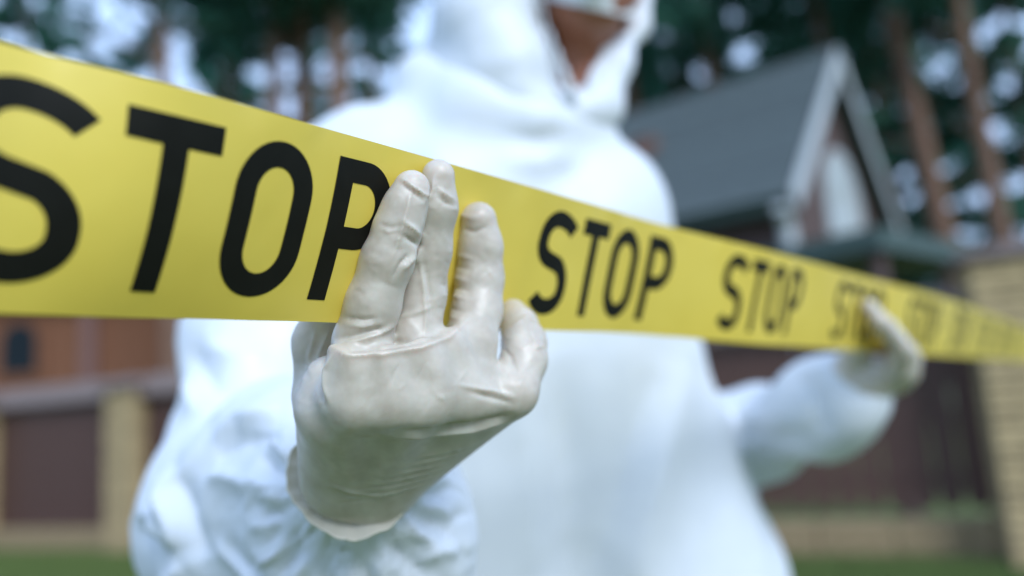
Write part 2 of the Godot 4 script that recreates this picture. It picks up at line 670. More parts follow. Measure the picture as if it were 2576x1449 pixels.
# ---------------------------------------------------------------- houses
func make_house() -> void:
	var e1 := at(1985, 495, 13.0)
	var phi := deg_to_rad(52.0)
	var g2 := Vector3(cos(phi), 0, -sin(phi))      # along the gable wall
	var g1 := Vector3(-sin(phi), 0, -cos(phi))     # along the ridge
	var W := 8.0
	var L := 11.0
	var rise := 3.8
	var over := 0.35
	var o := thing("gabled_house", "house with steep grey tiled roof and pale bargeboards behind the brick pillar", "house", Vector3(e1.x, 0, e1.z))
	var eh := e1.y
	var up := Vector3.UP
	# walls (inset from the eaves)
	var wall := begin()
	var a := g2 * 0.5 + g1 * over
	var b := g2 * (W - 0.5) + g1 * over
	var far := g1 * (L - 1.0)
	var wy := eh + 0.3
	quad(wall, a, b, b + up * wy, a + up * wy, true)
	quad(wall, a + far, a, a + up * wy, a + far + up * wy, true)
	quad(wall, b, b + far, b + far + up * wy, b + up * wy, true)
	quad(wall, b + far, a + far, a + far + up * wy, b + far + up * wy, true)
	for ends in [[a, b, false], [a + far, b + far, true]]:
		var p0: Vector3 = ends[0] + up * wy
		var p1: Vector3 = ends[1] + up * wy
		var pt: Vector3 = (p0 + p1) / 2 + up * (rise - 0.62)
		var tri := [p0, pt, p1] if not ends[2] else [p0, p1, pt]
		tri.reverse()
		for p in tri: wall.add_vertex(p)
	put("wall", done(wall), M.wall_dark, o)
	# roof: tile courses laid over each other on both slopes
	var rows := 28
	for side in 2:
		var foot := (Vector3.ZERO if side == 0 else g2 * W) + up * eh
		var ridge := g2 * W / 2 + up * (eh + rise)
		var sl := ridge - foot
		var nrm := sl.cross(g1).normalized()
		if nrm.y < 0: nrm = -nrm
		for r in rows:
			var p := foot + sl * (r / float(rows))
			var q := foot + sl * ((r + 1.35) / rows)
			if r == rows - 1: q = ridge
			var st := begin()
			add_box_any(st, p + nrm * 0.02, g1 * L, q - p - nrm * 0.02, nrm * 0.075)
			put("tile_course", done(st), M.roof[rng.randi() % 3], o)
		# bargeboard on the gable, fascia and gutter on the eave
		var bb := begin()
		add_box_any(bb, foot - g1 * 0.05 - nrm * 0.24, -g1 * 0.05, sl * 1.01, nrm * 0.32)
		put("bargeboard", done(bb), M.white, o)
		var fs := begin()
		add_box_any(fs, foot - nrm * 0.16, g1 * L, up * 0.17, (-g2 if side == 0 else g2) * 0.06)
		put("fascia", done(fs), M.eave, o)
		var so := begin()
		add_box_any(so, foot - up * 0.17, g1 * L, (g2 if side == 0 else -g2) * 0.55, up * 0.03)
		put("soffit", done(so), M.eave, o)
	var rc := begin()
	tube(rc, [g2 * W / 2 + up * (eh + rise + 0.03), g2 * W / 2 + up * (eh + rise + 0.03) + g1 * L], [0.09, 0.09], 10)
	put("ridge_cap", done(rc), M.roof[0], o)
	# arched window in the gable
	var win := Node3D.new()
	win.name = "window"
	o.add_child(win)
	var fr := PackedVector2Array()
	var hw := 1.2
	for k in 13:
		var t := PI * k / 12
		fr.append(Vector2(cos(t) * hw, 0.75 + sin(t) * hw))
	fr.append(Vector2(-hw, -0.1))
	fr.append(Vector2(hw, -0.1))
	var basis := Basis(g2, up, g2.cross(up))
	var pos := g2 * 4.35 + g1 * (over - 0.05) + up * (eh - 0.15)
	win.transform = Transform3D(basis, pos)
	put("frame", slab(fr, 0.08), M.white, win)
	for s in [-1, 1]:
		var pn := PackedVector2Array()
		for k in 7:
			var t := PI / 2 * k / 6
			pn.append(Vector2(s * (0.05 + cos(t) * (hw - 0.15)), 0.75 + sin(t) * (hw - 0.12)))
		pn.append(Vector2(s * 0.05, 0.0))
		pn.append(Vector2(s * (hw - 0.1), 0.0))
		put("pane", slab(pn, 0.1), M.pane, win)
	# downpipe at the near corner, lower porch roof along the gable
	var dp := begin()
	tube(dp, [g2 * 0.35 + g1 * 0.2, g2 * 0.35 + g1 * 0.2 + up * (eh - 0.45), -g2 * 0.0 + up * (eh - 0.12) + g1 * 0.15], [0.13, 0.13, 0.13], 12)
	put("downpipe", done(dp), M.white, o)
	var ch := begin()
	var c0 := g2 * 2.0 + g1 * 3.4 + up * (eh + 1.2)
	add_box_any(ch, c0, g2 * 0.45, up * 1.25, g1 * 0.5)
	put("chimney", done(ch), M.chimney, o)

func make_canopy() -> void:
	var a := at(2060, 735, 10.0)
	var b := at(2470, 660, 8.6)
	var o := thing("canopy", "green canopy roof on posts between the gabled house and the brick pillar", "canopy", Vector3(a.x, 0, a.z))
	var run := Vector3(b.x - a.x, 0, b.z - a.z)
	var side := run.normalized().cross(Vector3.UP) * -1.0
	var st := begin()
	add_box_any(st, Vector3(0, a.y, 0), run, Vector3(0, 0.2, 0), -side * 2.4)
	put("roof", done(st), M.eave, o)
	for f in [0.1, 0.5, 0.93]:
		for k in [0.2, 2.2]:
			var pt := begin()
			tube(pt, [run * f - side * k, run * f - side * k + Vector3(0, a.y - 0.002, 0)], [0.07, 0.07], 10)
			put("post", done(pt), M.wall_dark, o)

func add_box_any(st: SurfaceTool, o: Vector3, x: Vector3, y: Vector3, z: Vector3) -> void:
	if x.cross(y).dot(z) < 0.0: add_box(st, o + z, x, y, -z)
	else: add_box(st, o, x, y, z)

func make_brick_building() -> void:
	var o := thing("brick_building", "low orange brick building with dark arched windows beyond the fence", "building", Vector3(-16, 0, -15))
	var W := 12.2
	var H := 3.9
	var st := begin()
	add_box(st, Vector3(0, 0, -7), Vector3(W, 0, 0), Vector3(0, H, 0), Vector3(0, 0, 7))
	put("wall", done(st), M.wall_orange, o)
	var rf := begin()
	var prof := [Vector2(0.5, H), Vector2(0.5, H + 0.12), Vector2(-3.5, H + 1.1), Vector2(-7.5, H + 0.12), Vector2(-7.5, H)]
	for k in 5:
		var p: Vector2 = prof[k]
		var q: Vector2 = prof[(k + 1) % 5]
		quad(rf, Vector3(-0.4, p.y, p.x), Vector3(W + 0.4, p.y, p.x), Vector3(W + 0.4, q.y, q.x), Vector3(-0.4, q.y, q.x), false)
	put("roof", done(rf), M.wall_dark, o)
	for x in [1.2, 4.4, 7.95, 9.75, 12.05]:
		put("pilaster", box_mesh(Vector3(0.28, H, 0.14), 0.01), M.pilaster, o).position = Vector3(x, H / 2, 0.07)
	put("plinth", box_mesh(Vector3(W + 0.1, 2.1, 0.1), 0.01), M.pilaster, o).position = Vector3(W / 2, 1.05, 0.05)
	for x in [2.8, 6.62, 8.85]:
		if x > 8.0: continue
		var w := Node3D.new()
		w.name = "window"
		o.add_child(w, true)
		w.position = Vector3(x, 2.45, 0.0)
		for part in [["surround", 0.46, 0.05, M.wall_orange], ["glass", 0.33, 0.09, M.glass]]:
			var poly := PackedVector2Array()
			var hw: float = part[1]
			for k in 13: poly.append(Vector2(cos(PI * k / 12) * hw, 0.62 + sin(PI * k / 12) * hw))
			poly.append(Vector2(-hw, -0.1 + (0.1 if hw < 0.4 else 0.0)))
			poly.append(Vector2(hw, -0.1 + (0.1 if hw < 0.4 else 0.0)))
			put(part[0], slab(poly, part[2]), part[3], w).position.z = 0.03

# ---------------------------------------------------------------- trees
func crown_mesh(h: float, r: float, low: float, count: int, seed_: int, pine: bool) -> Mesh:
	var g := RandomNumberGenerator.new()
	g.seed = seed_
	var v := PackedVector3Array()
	var n := PackedVector3Array()
	# boughs: each a line from the trunk outward; sprays of needles sit along it
	var boughs := 46
	var per := count / boughs
	for b in boughs:
		var f := (b + g.randf()) / boughs
		var y := lerpf(low, h, f)
		var reach := r * (pow(1.0 - f, 0.7) * 0.95 + 0.08) if not pine else r * (0.35 + 0.65 * sin(PI * clampf(f * 0.9 + 0.1, 0, 1)))
		reach *= g.randf_range(0.6, 1.15)
		var ang := b * 2.4 + g.randf_range(-0.5, 0.5)
		var out := Vector3(cos(ang), 0, sin(ang))
		var droop := g.randf_range(-0.35, 0.1) if not pine else g.randf_range(-0.1, 0.45)
		for k in per:
			var t := sqrt(g.randf())
			var p := Vector3(0, y, 0) + out * reach * t + Vector3(0, droop * reach * t, 0)
			p += Vector3(g.randf_range(-1, 1), g.randf_range(-0.6, 0.6), g.randf_range(-1, 1)) * (0.16 + 0.22 * reach * (1.0 - absf(t - 0.6)) * 0.55)
			var d := Vector3(g.randf_range(-1, 1), g.randf_range(-0.7, 0.5), g.randf_range(-1, 1)).normalized() + out * 0.5
			d = d.normalized()
			var s := d.cross(Vector3(g.randf_range(-1, 1), g.randf_range(-1, 1), g.randf_range(-1, 1))).normalized()
			var l := g.randf_range(0.2, 0.42)
			var w := l * g.randf_range(0.22, 0.4)
			var nn := s.cross(d).normalized()
			v.append_array([p - s * w, p + d * l, p + s * w])
			n.append_array([nn, nn, nn])
	var arr := []
	arr.resize(Mesh.ARRAY_MAX)
	arr[Mesh.ARRAY_VERTEX] = v
	arr[Mesh.ARRAY_NORMAL] = n
	var m := ArrayMesh.new()
	m.add_surface_from_arrays(Mesh.PRIMITIVE_TRIANGLES, arr)
	return m

func trunk_mesh(h: float, r: float, lean: Vector3, seed_: int, from: float) -> Mesh:
	var g := RandomNumberGenerator.new()
	g.seed = seed_
	var st := begin()
	st.set_smooth_group(1)
	var pts := []
	var rad := []
	for i in 9:
		var f := i / 8.0
		pts.append(Vector3(g.randf_range(-1, 1) * 0.05, -0.1 + h * f, g.randf_range(-1, 1) * 0.05) + lean * f)
		rad.append(r * (1.0 - 0.82 * f) + (0.06 if i == 0 else 0.0))
	tube(st, pts, rad, 9)
	for b in 14:
		var f := lerpf(from, 0.97, b / 14.0)
		var p := Vector3(0, h * f, 0) + lean * f
		var a := b * 2.4 + g.randf()
		var l := g.randf_range(0.8, 1.8) * (1.15 - f * 0.7)
		tube(st, [p, p + Vector3(cos(a), g.randf_range(-0.1, 0.35), sin(a)) * l], [0.045, 0.012], 5)
	return done(st)

func make_trees() -> void:
	# u: where the trunk stands across the view, depth, height, trunk radius, lean, kind (0 spruce, 1 pine), label
	var list := [
		[455, 12.6, 15.0, 0.2, -0.6, 1, "slim pine with bare lower trunk nearest the bright sky patch"],
		[575, 27.0, 17.0, 0.22, 0.1, 0, "dense dark spruce behind the slim pine"],
		[712, 14.0, 16.0, 0.24, 0.0, 1, "pine with reddish trunk just above the tape between two spruces"],
		[800, 14.3, 17.0, 0.27, -0.2, 1, "thick brown pine trunk left of the white hood"],
		[892, 13.6, 16.0, 0.28, -0.1, 1, "brown pine trunk rising closest to the white shoulder"],
		[970, 25.0, 17.0, 0.22, 0.0, 0, "dark spruce standing directly behind the hood"],
		[310, 26.0, 13.6, 0.2, 0.0, 0, "small spruce under the bright sky at the tape edge"],
		[40, 26.0, 19.0, 0.2, 0.0, 0, "thin spruce at the sky corner of the picture"],
		[1650, 24.0, 19.0, 0.4, 0.2, 1, "pine beside the hood flap, above the far end of the tiled roof"],
		[1790, 26.0, 20.0, 0.46, 0.0, 1, "pine rising above the middle of the tiled roof"],
		[1930, 31.0, 20.0, 0.24, 0.0, 0, "tall dark spruce above the roof ridge"],
		[2060, 27.0, 22.0, 0.46, 0.1, 1, "pine standing right behind the roof peak"],
		[2200, 25.0, 18.0, 0.2, 0.0, 0, "dark spruce beside the pale gable bargeboard"],
		[2480, 19.0, 20.0, 0.36, -1.6, 1, "leaning reddish pine trunk right of the gable"],
		[2330, 24.0, 18.0, 0.2, 0.0, 0, "bushy spruce between the gable and the leaning pine"],
		[2570, 23.0, 18.0, 0.2, 0.0, 0, "dark spruce at the picture edge behind the brick pillar"],
		[2700, 21.0, 17.0, 0.2, 0.0, 0, "spruce partly outside the picture beyond the brick pillar"],
		[2420, 32.0, 20.0, 0.22, 0.0, 0, "distant spruce seen through gaps right of the gable"],
		[1730, 36.0, 20.0, 0.22, 0.0, 0, "distant spruce above the roof between two pines"],
		[800, 34.0, 18.0, 0.22, 0.0, 0, "distant spruce behind the brown pine trunks"],
		[640, 36.0, 17.0, 0.22, 0.0, 0, "distant spruce filling the gap between the slim pines"],
		[480, 38.0, 14.0, 0.22, 0.0, 0, "distant low spruce next to the slim pine"],
		[205, 38.0, 22.5, 0.2, 0.0, 0, "faint far spruce in the bright sky patch, nearer the slim pine"],
		[120, 40.0, 25.0, 0.2, 0.0, 0, "faint far spruce in the bright sky patch, nearer the picture corner"],
		[585, 16.0, 17.0, 0.2, 0.1, 1, "straight thin pine trunk between the slim pine and the reddish pine"],
		[1895, 22.0, 20.0, 0.28, -0.3, 1, "thin pine trunk above the roof ridge, left of the roof peak"],
		[2215, 21.0, 19.0, 0.26, -0.5, 1, "thin brown pine trunk just right of the roof peak"],
		[2350, 24.0, 20.0, 0.28, -0.8, 1, "slanting pine trunk between the gable and the leaning reddish pine"],
		[2610, 17.0, 18.0, 0.25, -0.6, 1, "brown pine trunk at the picture edge above the brick pillar"],
		[2260, 33.0, 21.0, 0.22, 0.0, 0, "far dark spruce closing the gap right of the roof peak"],
		[1500, 30.0, 19.0, 0.22, 0.0, 0, "distant spruce right behind the face mask"],
	]
	var cm := []
	for i in 3: cm.append([crown_mesh(1.0 * 16.0, 3.2, 1.0, 7800, 60 + i, false), crown_mesh(16.0, 3.0, 8.2, 4600, 70 + i, true)])
	for i in list.size():
		var t: Array = list[i]
		var d: float = t[1]
		var w := at(t[0], 1000, d)
		var o := thing("pine_tree" if t[5] == 1 else "spruce_tree", t[6], "tree", Vector3(w.x, 0, w.z), rng.randf() * TAU, "trees behind the houses")
		var h: float = t[2]
		var lean := Vector3(t[4], 0, 0).rotated(Vector3.UP, -o.rotation.y)
		put("trunk", trunk_mesh(h, t[3], lean, 80 + i, 0.3), M.bark, o)
		var c := put("crown", cm[i % 3][t[5]], M.needles[i % 3], o)
		c.scale = Vector3(1.0, h / 16.0, 1.0) * Vector3(rng.randf_range(0.9, 1.15), 1.04, rng.randf_range(0.9, 1.15))
		c.position = lean * 0.6

# ---------------------------------------------------------------- barrier tape
var tp_s := [-0.36, -0.16, 0.0, 0.0441, 0.1129, 0.2066, 0.3144, 0.3928, 0.5284, 0.6131, 0.7466, 1.0822, 2.0822, 4.2]
var tp_b := []
var tp_t := []
var tp_bulge := [0.0, 0.003, 0.0045, 0.0046, 0.0022, 0.0006, -0.0004, 0.0006, 0.0, 0.0, 0.0005, 0.0, 0.0, 0.0]

func tape_setup() -> void:
	var st := [[-60, 787, 20, 112, 0.2186, 0.2195], [328, 797, 455, 219, 0.2560, 0.2458], [755, 809, 865, 336, 0.3117, 0.3031], [1150, 823, 1240, 442, 0.3863, 0.3787], [1448, 833, 1512, 520, 0.4723, 0.4673], [1604, 840, 1661, 564, 0.5352, 0.5301], [1877, 864, 1924, 628, 0.6261, 0.6218], [1990, 871, 2030, 656, 0.6882, 0.6849], [2125, 880, 2158, 692, 0.7878, 0.7852], [2360, 895, 2385, 752, 1.0350, 1.0330], [2560, 906, 2580, 826, 1.8262, 1.8216]]
	for q in st:
		tp_b.append(at(q[0], q[1], q[4]))
		tp_t.append(at(q[2], q[3], q[5]))
	var db: Vector3 = (tp_b[0] - tp_b[1]).normalized()
	var b0: Vector3 = tp_b[0]
	var t0: Vector3 = tp_t[0]
	for e in [0.16, 0.36]:
		tp_b.push_front(b0 + db * e)
		tp_t.push_front(t0 + db * e)
	var de: Vector3 = (tp_b[-1] - tp_b[-2]).normalized()
	tp_b.append(tp_b[-1] + de * 2.1)
	tp_t.append(tp_t[-1] + de * 2.1)

func spline(a: Array, s: float):
	var i := 0
	while i < tp_s.size() - 2 and s > tp_s[i + 1]: i += 1
	var t: float = clampf((s - tp_s[i]) / (tp_s[i + 1] - tp_s[i]), 0.0, 1.0)
	if t <= 0.0: return a[i]
	if t >= 1.0: return a[i + 1]
	# monotone-safe Hermite with finite differences over uneven knots
	var h: float = tp_s[i + 1] - tp_s[i]
	var m0 = (a[i + 1] - a[i]) / h
	var m1 = m0
	if i > 0: m0 = (a[i + 1] - a[i - 1]) / (tp_s[i + 1] - tp_s[i - 1])
	if i < a.size() - 2: m1 = (a[i + 2] - a[i]) / (tp_s[i + 2] - tp_s[i])
	var t2 := t * t
	var t3 := t2 * t
	return a[i] * (2 * t3 - 3 * t2 + 1) + m0 * h * (t3 - 2 * t2 + t) + a[i + 1] * (-2 * t3 + 3 * t2) + m1 * h * (t3 - t2)

var tape_noise := FastNoiseLite.new()
func on_tape(s: float, t: float, lift := 0.0) -> Vector3:
	var b: Vector3 = spline(tp_b, s)
	var e: Vector3 = spline(tp_t, s)
	var along: Vector3 = (spline(tp_b, s + 0.01) - spline(tp_b, s - 0.01)).normalized()
	var n := along.cross((e - b).normalized()).normalized()
	var bulge: float = spline(tp_bulge, s)
	var wob := tape_noise.get_noise_2d(s * 1000.0, t * 40.0) * 0.0009 + tape_noise.get_noise_2d(s * 260.0 + 500.0, t * 14.0) * 0.0019
	if t > 0.9: wob += tape_noise.get_noise_2d(s * 2600.0, 77.0) * 0.0009 * (t - 0.9) * 10.0
	return b.lerp(e, t) + n * (bulge * 4.0 * t * (1.0 - t) + wob + lift)

func strip(st: SurfaceTool, rows: Array) -> void:   # rows of points, same count
	for i in rows.size() - 1:
		for j in rows[i].size() - 1:
			quad(st, rows[i][j], rows[i + 1][j], rows[i + 1][j + 1], rows[i][j + 1], true)

func stroke(center: Array, width: float, origin: float, closed := false, size := 1.0) -> Mesh:
	# center: points (mm across, mm up) of a stroke's middle line; laid on the tape
	var rows := []
	var n := center.size()
	for i in n + (1 if closed else 0):
		var c: Vector2 = center[i % n]
		var p0: Vector2 = center[(i - 1 + n) % n] if closed or i > 0 else c
		var p1: Vector2 = center[(i + 1) % n] if closed or i < n - 1 else c
		var d := (p1 - p0).normalized()
		var s := Vector2(-d.y, d.x) * width / 2
		var row := []
		for k in 5:
			var q := c + s * (k / 2.0 - 1.0)
			row.append(on_tape(origin + q.x * size / 1000.0, q.y / 75.0, 0.00022))
		rows.append(row)
	var st := begin()
	st.set_smooth_group(0)
	strip(st, rows)
	return done(st)

func dense(pts: Array, step := 1.5) -> Array:
	var out := []
	for i in pts.size() - 1:
		var n := maxi(1, int(ceil(pts[i].distance_to(pts[i + 1]) / step)))
		for k in n: out.append(pts[i].lerp(pts[i + 1], k / float(n)))
	out.append(pts[-1])
	return out

func arc(c: Vector2, rx: float, ry: float, a0: float, a1: float, n := 14) -> Array:
	var o := []
	for k in n + 1:
		var a := deg_to_rad(lerpf(a0, a1, k / float(n)))
		o.append(c + Vector2(cos(a) * rx, sin(a) * ry))
	return o

func make_tape() -> void:
	tape_setup()
	tape_noise.seed = 5
	tape_noise.frequency = 0.012
	var o := thing("barrier_tape", "yellow barrier tape printed STOP, stretched between two gloved hands", "barrier tape")
	var st := begin()
	st.set_smooth_group(0)
	var rows := []
	var s := -0.36
	while s < 4.2:
		var row := []
		for k in 25: row.append(on_tape(s, k / 24.0))
		rows.append(row)
		s += 0.003 if s < 0.9 else 0.03
	strip(st, rows)
	put("strip", done(st), M.tape, o)
	# the printed word, in millimetres from the T's stem
	for w in [0.0441 - 0.235, 0.0441, 0.0441 + 0.270, 0.5284, 0.7466, 0.965, 1.19, 1.42, 1.66, 1.9]:
		if w < 0.0: continue
		var z := 1.0 if w < 0.4 else 0.86
		var S := []
		S.append_array(arc(Vector2(-40.5, 50.2), 19.0, 12.2, 31, 85, 10))
		S.append_array(arc(Vector2(-40.0, 51.0), 12.4, 11.4, 92, 180, 10))
		S.append_array(arc(Vector2(-40.0, 48.5), 12.6, 9.5, 185, 250, 8))
		S.append_array(arc(Vector2(-39.5, 25.5), 12.6, 13.0, 66, 0, 8))
		S.append_array(arc(Vector2(-39.5, 24.0), 12.6, 10.6, -5, -90, 10))
		S.append_array(arc(Vector2(-39.5, 24.0), 13.4, 10.6, -98, -152, 8))
		put("letter_s", stroke(dense(S), 9.0, w, false, z), M.ink, o)
		var T := Node3D.new()
		T.name = "letter_t"
		o.add_child(T, true)
		put("bar", stroke(dense([Vector2(-14.5, 61.7), Vector2(16.5, 61.7)]), 9.2, w, false, z), M.ink, T)
		put("stem", stroke(dense([Vector2(0.3, 9.4), Vector2(0.3, 57.1)]), 8.4, w, false, z), M.ink, T)
		var O := arc(Vector2(41.0, 48.0), 12.9, 14.0, 0, 180, 22)
		O.append_array(dense([Vector2(28.1, 47.0), Vector2(28.1, 29.0)], 3.0))
		O.append_array(arc(Vector2(41.0, 28.0), 12.9, 14.0, 180, 360, 22))
		O.append_array(dense([Vector2(53.9, 29.0), Vector2(53.9, 47.0)], 3.0))
		put("letter_o", stroke(O, 9.0, w, true, z), M.ink, o)
		var P := Node3D.new()
		P.name = "letter_p"
		o.add_child(P, true)
		put("stem", stroke(dense([Vector2(73.2, 9.4), Vector2(73.2, 66.6)]), 9.0, w, false, z), M.ink, P)
		var bowl := dense([Vector2(77.7, 62.1), Vector2(84.0, 62.1)])
		bowl.append_array(arc(Vector2(84.5, 48.8), 12.2, 13.3, 88, -88, 22))
		bowl.append_array(dense([Vector2(84.0, 35.5), Vector2(77.7, 35.5)]))
		put("bowl", stroke(bowl, 9.0, w, false, z), M.ink, P)

# ---------------------------------------------------------------- the person
var crumple := FastNoiseLite.new()
func make_person() -> void:
	crumple.seed = 8
	crumple.frequency = 1.0
	crumple.fractal_octaves = 2
	facets.seed = 12
	facets.frequency = 1.0
	facets.noise_type = FastNoiseLite.TYPE_CELLULAR
	facets.cellular_return_type = FastNoiseLite.RETURN_DISTANCE
	facets.fractal_type = FastNoiseLite.FRACTAL_NONE
	var feet := at(1380, 1400, 1.06)
	var o := thing("person", "person in white hooded coverall, face mask and latex gloves stretching yellow tape", "person", Vector3(feet.x, 0, feet.z))
	var base := Vector3(feet.x, 0, feet.z)
	var fix := func(m: MeshInstance3D): m.position = -base
	fix.call(put("coverall", coverall(base), M.suit, o))
	fix.call(put("sleeve", near_sleeve(), M.suit, o))
	var gl := put("glove", near_glove(), M.glove, o)
	fix.call(gl)
	put("cuff", glove_cuff(), M.hem, gl)
	fix.call(put("glove", far_glove(), M.glove, o))
	fix.call(put("head", head(), M.skin, o))
	fix.call(put("hood", hood(), M.suit, o))
	fix.call(put("face_mask", face_mask(), M.mask, o))
	for s in [-1, 1]:
		var f := Field.new()
		f.k = PackedFloat32Array([0.03])
		var ank := base + Vector3(0.13 * s, 0.06, 0)
		f.chain([[ank + Vector3(0, 0.03, 0), 0.055], [ank + Vector3(0.01 * s, -0.005, 0.05), 0.052], [ank + Vector3(0.03 * s, -0.012, 0.17), 0.045]])
		fix.call(put("boot", skin(net(f, 0.012), null), M.boot, o))

var facets := FastNoiseLite.new()
func suit_wrinkle(p: Vector3, n: Vector3, amp: float, f: float, tall := 1.0) -> float:
	# stiff cloth: flat facets that meet in sharp ridges, on slow swells
	var q := p * f
	q.y *= tall
	var w := Vector3(crumple.get_noise_3d(q.x * 0.7, q.y * 0.7, q.z * 0.7), crumple.get_noise_3d(q.x * 0.7 + 31.0, q.y * 0.7, q.z * 0.7), crumple.get_noise_3d(q.x * 0.7, q.y * 0.7 + 17.0, q.z * 0.7))
	var c := facets.get_noise_3dv(q + w * 0.9) + 1.0
	return amp * ((c - 0.5) * 1.1 + 0.55 * crumple.get_noise_3d(q.x * 0.5, q.y * 0.5 + 5.0, q.z * 0.5))

func coverall(base: Vector3) -> Mesh:
	var f := Field.new()
	f.k = PackedFloat32Array([0.03, 0.03])
	f.join = 0.01
	# torso
	f.chain([px(1190, 560, 1.0, 300), px(1180, 900, 1.0, 340), px(1130, 1449, 1.02, 390)])
	f.chain([px(1400, 620, 1.02, 290), px(1430, 900, 1.03, 315), px(1620, 1470, 1.05, 355)])
	# shoulders and collar
	f.chain([px(935, 445, 0.95, 158), px(1160, 385, 0.98, 150), px(1380, 410, 0.99, 140), px(1500, 520, 0.99, 158)])
	f.chain([px(1075, 215, 0.97, 80), px(1200, 280, 0.92, 85), px(1350, 330, 0.91, 78), px(1480, 300, 0.95, 60)])
	f.chain([px(800, 520, 0.93, 170), px(935, 445, 0.95, 158)])
	# arm that ends at the far hand
	f.chain([px(1540, 580, 1.02, 130), px(1700, 1150, 1.17, 112), px(1900, 1090, 1.08, 118), px(2035, 1048, 0.96, 104), px(2078, 1022, 0.93, 120), px(2125, 996, 0.90, 112)], 1)
	# legs down to the ankles
	var hip := at(1380, 1480, 1.06)
	for s in [-1, 1]:
		f.chain([[hip + Vector3(0.13 * s, -0.05, 0), 0.17], [Vector3(base.x + 0.14 * s, 0.5, base.z), 0.115], [Vector3(base.x + 0.13 * s, 0.12, base.z), 0.085]])
	folds.clear()
	fold(0.012, 0.03, [[1720, 900, 0.95], [1640, 1150, 0.93], [1560, 1460, 0.93]])
	fold(-0.012, 0.03, [[1640, 900, 0.93], [1560, 1150, 0.92], [1470, 1460, 0.92]])
	fold(0.010, 0.028, [[1280, 880, 0.88], [1330, 1150, 0.86], [1330, 1460, 0.86]])
	fold(-0.009, 0.028, [[1400, 880, 0.9], [1430, 1150, 0.88], [1420, 1460, 0.88]])
	fold(0.009, 0.02, [[1460, 560, 0.92], [1560, 700, 0.92], [1660, 800, 0.93]])
	fold(-0.009, 0.022, [[1150, 420, 0.88], [1250, 560, 0.86], [1290, 760, 0.86]])
	fold(0.010, 0.02, [[1080, 380, 0.88], [1180, 520, 0.86], [1200, 760, 0.86]])
	fold(-0.010, 0.016, [[1270, 330, 0.85], [1360, 350, 0.85], [1460, 330, 0.88]])
	fold(0.010, 0.014, [[1250, 375, 0.85], [1360, 400, 0.85], [1480, 380, 0.88]])
	fold(0.009, 0.014, [[1830, 1010, 0.93], [1900, 1060, 0.92], [1990, 1060, 0.9]])
	fold(-0.008, 0.013, [[1880, 1120, 0.93], [1960, 1110, 0.92], [2030, 1080, 0.9]])
	fold(-0.014, 0.012, [[2030, 930, 0.88], [2062, 1000, 0.86], [2085, 1110, 0.86]])
	var got := net(f, 0.01)
	return skin(got, func(p, n): return folded(p, n) + suit_wrinkle(p, n, 0.010, 6.0, 0.4))

